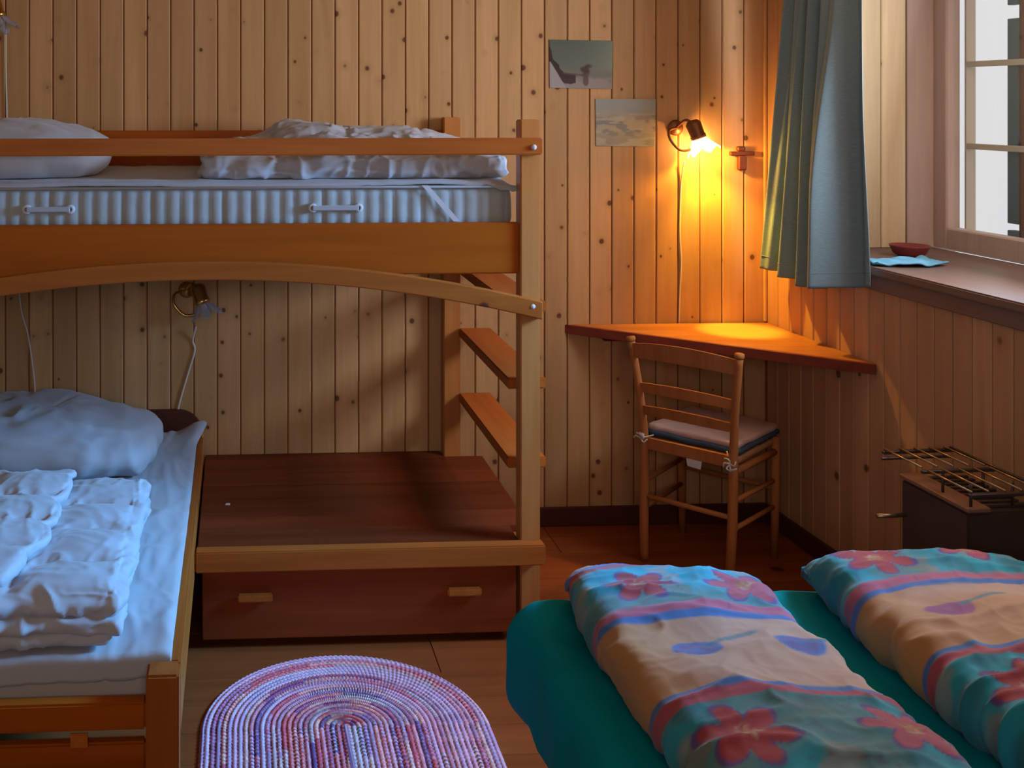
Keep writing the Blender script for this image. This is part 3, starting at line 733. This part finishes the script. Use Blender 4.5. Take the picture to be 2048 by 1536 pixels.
cord('lamp_cord', [(-.166, yc-.03, .84), (-.180, yc, .78), (-.172, yc, .74), (-.195, yc, .66), (-.225, yc, .56), (-.248, yc, .47)], 'white cord hanging below the lamp under the upper bunk', .0045)
cord('lamp_cord', [(-.925, yc, 2.03), (-.925, yc, 1.9), (-.922, yc, 1.75), (-.915, yc, 1.55), (-.88, yc, 1.2), (-.868, yc, .94), (-.835, yc, .80), (-.812, yc, .62), (-.81, yc, .50)], 'thin pale cord running down the wall behind both pillows at far left', .0036)
for b_, z in ((1.8265, 1.02),):
    pass

# ------------------------------------------------------------------ photos and cross on the back wall
def sample_rect(name, c, label, fn, nx=120, ny=90):
    """c: four corners tl, tr, br, bl (x,z)"""
    u = np.linspace(0, 1, nx)[:, None]; v = np.linspace(0, 1, ny)[None, :]
    X = (1-u)*(1-v)*c[0][0]+u*(1-v)*c[1][0]+u*v*c[2][0]+(1-u)*v*c[3][0]
    Z = (1-u)*(1-v)*c[0][1]+u*(1-v)*c[1][1]+u*v*c[2][1]+(1-u)*v*c[3][1]
    P = np.stack([X, np.full_like(X, YW-.004)-.002*np.sin(PI*u)*np.ones_like(X), Z], -1).reshape(-1, 3)
    col = fn(np.broadcast_to(u, X.shape), np.broadcast_to(v, X.shape)).reshape(-1, 3)
    o = meshobj(name, P, grid_faces(nx, ny), 'photo', None, True, cols=col)
    s = o.modifiers.new('s', 'SOLIDIFY'); s.thickness = .002; s.offset = -1
    return tag(o, label, 'picture')
def lerp(a, b, t): return np.asarray(a)*(1-t[..., None])+np.asarray(b)*t[..., None]
def ph1(u, v):
    n = fbm(np.stack([u*6, v*8, 0*u], -1), 3)
    c = lerp((.13, .16, .13), (.22, .24, .20), v*.9)+np.stack([.12*u**3, .14*u**3, .10*u**3], -1)
    c = lerp(c, (.24, .22, .19), sstep(.55, .7, v)*.8)
    g = sstep(.5, .8, v+.10*n+.25*(u < .12)); c = lerp(c, (.36, .32, .30), sstep(.72, .84, v+.06*n-.02*u))
    ridge_ = .12+.62*(1-np.exp(-u*9))+.06*n; m = ((v > ridge_) & (v < ridge_+.16+.25*np.exp(-u*12)) & (u < .42)); c = lerp(c, (.055, .03, .03), m*.9)
    snow = sstep(.02, -.02, (u*2.2+.42-v)); c = lerp(c, (.42, .40, .40), snow*(v > .45))
    d = np.sqrt(((u-.56)*1.6)**2+((v-.62)*1.5)**2)+.07*n; c = lerp(c, (.10, .05, .045), sstep(.20, .12, d)*.9)
    d = np.sqrt(((u-.58)*3.5)**2+((v-.82)*1.2)**2)+.04*n; c = lerp(c, (.13, .07, .07), sstep(.20, .12, d)*.8)
    d = np.abs(v-.70-.1*(u-.3))+.02*n; c = lerp(c, (.12, .08, .07), sstep(.04, .01, d)*(u > .2)*(u < .55)*.8)
    return np.clip(c*.75, 0, 1)
def ph2(u, v):
    n = fbm(np.stack([u*7, v*12, 0*u+4], -1), 4); n2 = fbm(np.stack([u*3, v*16, 0*u+9], -1), 3)
    c = lerp((.30, .32, .30), (.36, .31, .22), sstep(.15, .45, v+.1*n))
    c = lerp(c, (.18, .19, .19), sstep(.05, .5, n)*sstep(.25, .5, v)*.8)
    c = lerp(c, (.27, .26, .19), sstep(.6, .9, v)*.8)
    c = lerp(c, (.42, .38, .28), sstep(.35, .6, n2)*(v > .3)*.7)
    return np.clip(c, 0, 1)
sample_rect('photo_print', [(1.279, 1.998), (1.545, 1.994), (1.541, 1.795), (1.281, 1.800)], 'upper left unframed photo of a mountain ridge and dark tree on the back wall', ph1)
sample_rect('photo_print', [(1.472, 1.754), (1.726, 1.754), (1.722, 1.556), (1.474, 1.560)], 'lower right unframed photo of pale hazy clouds and hills beside the lit lamp', ph2)
cr = thing('wall_cross', 'small dark wooden cross on the back wall right of the lit lamp', 'cross', (2.09, YW, 1.46))
boxes('cross_bar', [(2.036, 2.140, YW-.018, YW-.001, 1.520, 1.537)], 'darkwood', cr, .003)
boxes('cross_upright', [(2.068, 2.102, YW-.026, YW-.001, 1.460, 1.519), (2.066, 2.098, YW-.020, YW-.001, 1.538, 1.558)], 'darkwood', cr, .004)

# ------------------------------------------------------------------ curtain
def curtain():
    t = thing('curtain', 'short grey-blue pleated curtain hanging at the left side of the window', 'curtain', tuple(R((.5, -.07, 1.06))))
    nu, nz = 260, 120; u = np.linspace(0, 1, nu)[:, None]; v = np.linspace(0, 1, nz)[None, :]     # v 0 top, 1 hem
    zt = 2.33
    zh = np.interp(u[:, 0], [0, .2, .34, .5, .62, 1], [1.078, 1.070, 1.060, 1.052, 1.060, 1.108])[:, None]
    Z = zt+(zh-zt)*v
    ul_ = .345+(.150-.345)*v**1.15; ur = .785+(.805-.785)*sstep(.45, 1., v)
    ph = 2*PI*(u*6.2+.45*np.sin(u*4.3+v*.9+.6))
    Uc = ul_+(ur-ul_)*(u+.010*np.sin(ph*1.0+1))
    amp = .020+.012*v
    fold = np.sin(ph)*amp*(1-.6*sstep(.6, .8, u)*v)+.010*np.sin(ph*2.3+v*2+1)
    left = 1-sstep(.56, .72, u)
    uf = .78-.02*(1-v)
    nf = -.080+fold*(.25+1.0*left)+(-.125*sstep(.54, uf, u)+.155*sstep(uf, uf+.13, u)-.02*sstep(.93, 1, u))*(.30+.70*sstep(.05, .8, v))
    # fold flank shaped to catch the window light near the right edge
    P = np.zeros((nu, nz, 3))
    base = np.array(CO); Ua = np.array(Uv); Na = np.array(Nv)
    P = base+Uc[..., None]*Ua+(nf)[..., None]*Na; P[..., 2] = Z
    Q = P.reshape(-1, 3)
    o = meshobj('curtain_cloth', Q, grid_faces(nu, nz), 'curtain', t); s = o.modifiers.new('s', 'SOLIDIFY'); s.thickness = .0012
    # hem seam line
    j = int(nz*.955); pts = [tuple(P[i, j]-Na*.002) for i in range(0, nu, 3)]
    tubes('hem_seam', [(pts, .0015)], 'curtain', t, 5)
curtain()
rod = tubes('curtain_rod', [([R((.05, -.075, 2.345)), R((2.2, -.075, 2.345))], .010)], 'darkwood', None, 12)
tag(rod, 'dark wooden curtain rod above the grey-blue curtain and the window', 'rod')

# ------------------------------------------------------------------ sill bits
c = R((.53, .27, ZS)); lathe('bowl', [(.0001, .001), (.04, .001), (.056, .012), (.067, .036), (.070, .042), (.066, .042), (.054, .016), (.036, .008), (.0001, .008)], 'bowl', tuple(c), (0, 0, 1), 40)
tag(bpy.data.objects['bowl'], 'dark red glazed bowl on the window sill beside the curtain', 'bowl')
nu, nv = 50, 40; U_, V_ = np.meshgrid(np.linspace(0, 1, nu), np.linspace(0, 1, nv), indexing='ij')
uu = .63+.14*V_+.04*np.sin(U_*3); nn_ = -.015+.26*U_+.0*V_
P = np.array(CO)+uu[..., None]*np.array(Uv)+nn_[..., None]*np.array(Nv)
P[..., 2] = ZS+.004+.010*np.abs(fbm(np.stack([U_*4, V_*3, 0*U_], -1), 2))+.010*np.sin(PI*V_)*np.sin(PI*U_)
o_ = meshobj('folded_cloth', P.reshape(-1, 3), grid_faces(nu, nv), 'bluecloth'); s = o_.modifiers.new('s', 'SOLIDIFY'); s.thickness = .006; s.offset = 1
tag(o_, 'light blue folded cloth on the window sill in front of the red bowl', 'cloth')

# ------------------------------------------------------------------ heater and wire rack by the right wall
ht = thing('room_heater', 'dark metal box heater standing at the right wall behind the floral duvet', 'heater', tuple(R((1.33, -.14, 0))))
boxes('heater_body', [(1.24, 1.53, -.25, -.045, .04, .603)], 'iron', ht, .006, tf=R, seg=2)
boxes('top_cap', [(1.235, 1.535, -.254, -.185, .604, .618)], 'hcap', ht, .003, tf=R, label='brown metal top strip')
for k in range(9):
    u0 = 1.255+k*.029
    boxes('top_louvre', [(u0, u0+.012, -.183, -.05, .604, .612)], 'iron', ht, .001, tf=R)
boxes('foot', [(1.26, 1.30, -.23, -.06, 0, .039)], 'iron', ht, .003, tf=R); boxes('foot', [(1.47, 1.51, -.23, -.06, 0, .039)], 'iron', ht, .003, tf=R)
tubes('side_pipe', [([R((1.26, -.249, .50)), R((1.262, -.30, .50)), R((1.266, -.345, .502))], .007)], 'steel', ht, 8, label='thin metal pipe sticking out at the side')
rk = thing('wire_rack', 'wire drying rack with thin rods above the dark heater', 'rack', tuple(R((1.33, -.22, .619))))
zr = .68
ua, ub_, uc = 1.225, 1.405, 1.60
for uu_ in (ua, ub_, uc):
    boxes('cross_bar', [(uu_-.007, uu_+.007, -.300, -.075, zr-.006, zr+.004)], 'rackbar', rk, .002, tf=R)
boxes('cross_bar', [(ua+.02, ua+.028, -.320, -.10, zr-.016, zr-.008)], 'rackbar', rk, .002, tf=R)
for k in range(5):
    nn = -.292+k*.049
    tubes('rod', [([R((ua-.006, nn, zr+.008)), R((ub_-.012, nn, zr+.008))], .003)], 'steel', rk, 6)
    tubes('rod', [([R((ub_+.012, nn, zr+.008)), R((uc+.0, nn, zr+.008))], .003)], 'steel', rk, 6)
tubes('rod', [([R((ua, -.080, zr+.008)), R((uc, -.080, zr+.008))], .004)], 'rackbar', rk, 6)
for u_, n_ in ((ub_, -.235), (ub_, -.11), (uc-.08, -.235), (uc-.08, -.11)):
    tubes('rack_leg', [([R((u_, n_, .617)), R((u_, n_, zr))], .004)], 'rackbar', rk, 6)

# ------------------------------------------------------------------ double bed at lower right
BT = .50
dbl = thing('double_bed', 'low double bed base of pale wood under the teal covered mattress at lower right', 'bed', (1.45, 1.8, 0))
boxes('side_panel', [(.80, .83, .82, 2.74, .12, .235)], 'by', dbl, .004)
boxes('side_panel', [(2.06, 2.09, .82, 2.74, .12, .235)], 'by', dbl, .004)
boxes('end_panel', [(.831, 2.059, 2.71, 2.74, .12, .235)], 'bx', dbl, .004)
boxes('end_panel', [(.831, 2.059, .82, .85, .12, .235)], 'bx', dbl, .004)
for (x, y) in ((.802, 2.69), (2.03, 2.69), (.802, .83), (2.03, .83)):
    boxes('leg', [(x, x+.05, y-.01, y+.04, 0, .119)], 'bz', dbl, .003)
boxes('bed_deck', [(.831, 2.059, .851, 2.709, .215, .234)], 'by', dbl, 0)
P, F, n = rbox(.672, 2.11, .80, 2.80, .238, BT, .075, .018)
hang = sstep(.40, .29, P[:, 2])*(1-np.abs(n[:, 2]))
P = P+n*(wr(P, 3.2, .012, 4)+wrinkle(P, 5, .006, 8))[:, None]
c_ = sstep(2.55, 2.80, P[:, 1])*sstep(.80, .70, P[:, 0]); P[:, 2] -= c_*.02
P[:, 2] = np.maximum(P[:, 2], .237)
tag(meshobj('teal_mattress', P, F, 'teal'), 'mattress in a dark teal fitted sheet below the two floral duvets', 'mattress')

# floral striped duvets
def star(x, y, cx, cy, r, n=6, rot=0):
    dx, dy = x-cx, y-cy; a = np.arctan2(dy, dx)+rot; q = np.sqrt(dx*dx+dy*dy)
    return q/(r*(.42+.58*np.abs(np.cos(a*n/2))**.9))
CY, TE, PE, OR_, RE, PI_, BL, PU, GR = [np.array(lin(c)) for c in ((50, 190, 215), (50, 150, 170), (240, 190, 165), (232, 160, 90), (205, 75, 80), (226, 120, 150), (95, 140, 215), (130, 95, 170), (150, 165, 140))]
def quilt_cols(P, yoff, x0, seed):
    x = P[:, 0]-x0; y = P[:, 1]+yoff; n1 = vnoise(np.stack([x*5, y*5, 0*x+seed], -1)); n2 = fbm(np.stack([x*14, y*14, 0*x+seed], -1), 3)
    yy = np.mod(y+.008*n1, .62)                                # repeat of stripes
    c = np.zeros((len(x), 3))+CY
    def blend(c, col, m): return c*(1-m[:, None])+np.asarray(col)*m[:, None]
    # zone A (0-.26): aqua with teal clouds ; zone B (.33-.60): peach/orange
    c = blend(c, TE, sstep(.0, .45, n2)*.85); c = blend(c, PE*.8, sstep(.35, .7, -n2)*.5); c = blend(c, GR*.7, sstep(.25, .7, vnoise(np.stack([x*7, y*9, 0*x+3+seed], -1)))*.6)
    zb = sstep(.300, .306, yy)*(1-sstep(.572, .578, yy)); pe = PE*np.ones((len(x), 3)); orr = sstep(-.1, .5, vnoise(np.stack([x*3+2, y*4, 0*x+seed], -1)))
    orr = np.maximum(orr*.6, sstep(.16, .02, x)*.9)
    pe = blend(pe, OR_, orr); c = c*(1-zb[:, None])+pe*zb[:, None]
    for a, b_, col in ((.252, .286, RE), (.286, .303, BL), (.570, .590, BL), (.590, .622, PI_), (0, .006, PI_)):
        m = sstep(a-.002, a+.002, yy)*(1-sstep(b_-.002, b_+.002, yy)); cc = RE*.6+PI_*.4 if col is RE else col
        c = blend(c, cc, m)
    # thin scribbled tendrils
    q = np.abs(fbm(np.stack([x*10, y*10, 0*x+7+seed], -1), 2)); lnm = sstep(.035, .0, q)*(1-zb)
    c = blend(c, PU*.8, lnm*.45)
    rnd = random.Random(int(seed*10)+3)
    for k in range(-2, 8):
        for cx in (.12, .38, .64):
            base = k*.62; jx = rnd.uniform(-.03, .03); jy = rnd.uniform(-.02, .02)
            X, Yy = cx+jx, base+.13+jy
            s = star(x, y, X, Yy, .085, 6, rnd.uniform(0, 3)); c = blend(c, PU*.9, sstep(1.16, 1.08, s)); c = blend(c, (RE*.5+PI_*.5) if cx > .3 else RE, sstep(1.02, .94, s))
            s2 = star(x, y, X, Yy, .022, 5, 0); c = blend(c, OR_*.9, sstep(1.2, .8, s2)*.8)
            dd = np.sqrt((x-X)**2+(y-Yy)**2); sp_ = vnoise(np.stack([x*120, y*120, 0*x], -1)); c = blend(c, PE, sstep(.3, .6, sp_)*sstep(.035, .02, dd)*.8)
            X, Yy = cx+.02-jx, base+.445+jy
            s = np.sqrt(((x-X)/.050)**2+((y-Yy)/.040)**2)+.12*n2; colr = BL if (k+int(cx*10)) % 2 else (PI_*.5+PU*.5); c = blend(c, colr, sstep(1.1, .95, s)); c = blend(c, RE*.6+PU*.4, sstep(.35, .2, np.abs(s-.55))*.35*sstep(1.1, .9, s))
            s = np.abs((y-Yy-.02)-.35*(x-X-.06)); m = sstep(.010, .006, s)*sstep(.075, .06, np.abs(x-X-.09)); c = blend(c, TE, m*.7)
    return np.clip(c*np.array([.46, .50, .50]), 0, 1)
def floral(name, x0, x1, y0, y1, z0, h, seed, label, yoff, bump_=0, skew=0):
    P, F, n = rbox(x0, x1, y0, y1, z0, z0+h, h*.48, .0055)
    cols = quilt_cols(P+np.array([0, 0, 0])+n*0, yoff, x0, seed)
    # puffy relief
    d = wr(P, 4, .014, seed)+wrinkle(P, 6, .014, seed+2, (.8, 1.5, 1))+wrinkle(P, 17, .0022, seed+6)
    q = (P[:, 0]-x0)/(x1-x0); crown = .022*np.sin(PI*np.clip(q, 0, 1))*(n[:, 2] > 0)
    P2 = P+n*d[:, None]; P2[:, 2] += crown
    # rounded far end
    f = sstep(y1-.16, y1, P[:, 1]); P2[:, 2] -= f*f*.035*(n[:, 2] > 0); 
    P2[:, 0] += skew*(P[:, 1]-y0)+.014*np.sin(P[:, 1]*7+seed); P2[:, 1] += .025*np.sin(q*5+seed)*f
    P2[:, 2] = np.maximum(P2[:, 2], z0)
    return tag(meshobj(name, P2, F, 'quilt', None, True, cols=cols), label, 'duvet')
floral('floral_duvet', .792, 1.265, 1.0, 2.745, BT+.004, .105, 1.0, 'nearer left floral duvet folded lengthwise with aqua, peach and red stripes', -1.79)
floral('floral_duvet', 1.405, 1.94, 1.0, 2.755, BT+.004, .125, 2.0, 'right floral duvet folded lengthwise, lying beside the dark heater', -1.70+.42)

# ------------------------------------------------------------------ braided oval rug
def rug():
    cx, cy = .30, 2.84; hw = .405; st = .25; nr = 27; tw = hw/nr
    ns = 900; rpr = 6
    per = 2*PI*hw+4*st
    V = []; Cc = []; rows = nr*rpr
    S = np.arange(ns)/ns*per
    # racetrack of outer radius: angle/offset param
    def track(s):
        a = np.zeros_like(s); oy = np.zeros_like(s); L1 = PI*hw
        top = s < L1; a = np.where(top, s/hw, 0); oy = np.where(top, st, 0)
        s2 = s-L1; left = (~top) & (s2 < 2*st); a = np.where(left, PI, a); oy = np.where(left, st-s2, oy)
        s3 = s2-2*st; bot = (~top) & (~left) & (s3 < L1); a = np.where(bot, PI+s3/hw, a); oy = np.where(bot, -st, oy)
        s4 = s3-L1; rgt = (~top) & (~left) & (~bot); a = np.where(rgt, 2*PI, a); oy = np.where(rgt, -st+s4, oy)
        return a, oy
    a, oy = track(S)
    pal = np.array([lin(c) for c in ((215, 180, 225), (190, 170, 230), (225, 155, 190), (185, 100, 150), (110, 95, 175), (225, 200, 215), (190, 195, 230), (215, 120, 140), (165, 145, 205))])
    rnd = np.random.RandomState(4)
    ringc = [rnd.randint(0, 9, 2) for _ in range(nr+1)]; ringoff = rnd.rand(nr+1)*50
    pts = []; cols = []
    for k in range(rows+1):
        r = hw*(1-k/rows*.985); ring = min(int((hw-r)/tw), nr-1); fr = ((hw-r)/tw) % 1
        x = cx+r*np.cos(a); y = cy+oy+r*np.sin(a)
        stitch = S/.0165+ring*.5
        f = np.abs(np.sin(PI*fr)); g = np.sin(2*PI*(stitch+.35*np.abs(fr-.5)))
        h = .006+.006*f**.6+.0018*g
        hole = (np.abs(fr-.5) > .36)*(np.sin(2*PI*stitch) > .45)
        h = h-.0035*hole; sink = sstep(.0, .03, hw-r)
        h = h*(.35+.65*sstep(0, .012, hw-r))
        seg = np.floor((S+ringoff[ring])/(.25+.15*(ring % 3))+ring*.37).astype(int)
        i0 = (seg*7+ring*3) % 9; i1 = (seg*5+ring*11+4) % 9
        band = np.array([.9, .75, .8])[ring % 3]
        al = (np.floor(stitch*2) % 2)[:, None]
        hsh = rnd.rand(ns//3+1).repeat(3)[:ns][:, None]
        c = pal[i0]*(1-al)+pal[i1]*al; c = c*(.62+.42*hsh)*np.array([1.35, 1.1, .85])
        light = ring in (0, 1, 5, 6, 7, 11)
        if light: c = c*.45+np.array(lin((225, 195, 235)))*.55
        c = c*(1-.82*hole[:, None])
        pts.append(np.stack([x, y, h], -1)); cols.append(c)
    P = np.concatenate(pts); K = np.clip(np.concatenate(cols), 0, 1)
    # order is rows x ns
    F = grid_faces(rows+1, ns, False, True)
    # skirt
    base = len(P); P = np.concatenate([P, pts[0]*np.array([1, 1, 0])+np.array([0, 0, .0005])]); K = np.concatenate([K, cols[0]])
    F += [(i, (i+1) % ns, base+(i+1) % ns, base+i) for i in range(ns)]
    F.append(tuple(rows*ns+i for i in range(ns)))
    tag(meshobj('braided_rug', P, F, 'rug', None, True, cols=K), 'oval braided rag rug in pink, purple and white on the wooden floor', 'rug')
rug()
# scrap of paper on the platform
p0 = (-.035, 3.96, .3185)
V = [(p0[0]-.008, p0[1]-.004, p0[2]), (p0[0]+.006, p0[1]-.006, p0[2]), (p0[0]+.009, p0[1]+.005, p0[2]), (p0[0]-.004, p0[1]+.007, p0[2])]; V += [(x, y, z+.003) for x, y, z in V]
tag(meshobj('paper_scrap', V, [(3, 2, 1, 0), (4, 5, 6, 7), (0, 1, 5, 4), (1, 2, 6, 5), (2, 3, 7, 6), (3, 0, 4, 7)], 'snow', None, False), 'tiny white paper scrap on the dark bunk platform', 'scrap')
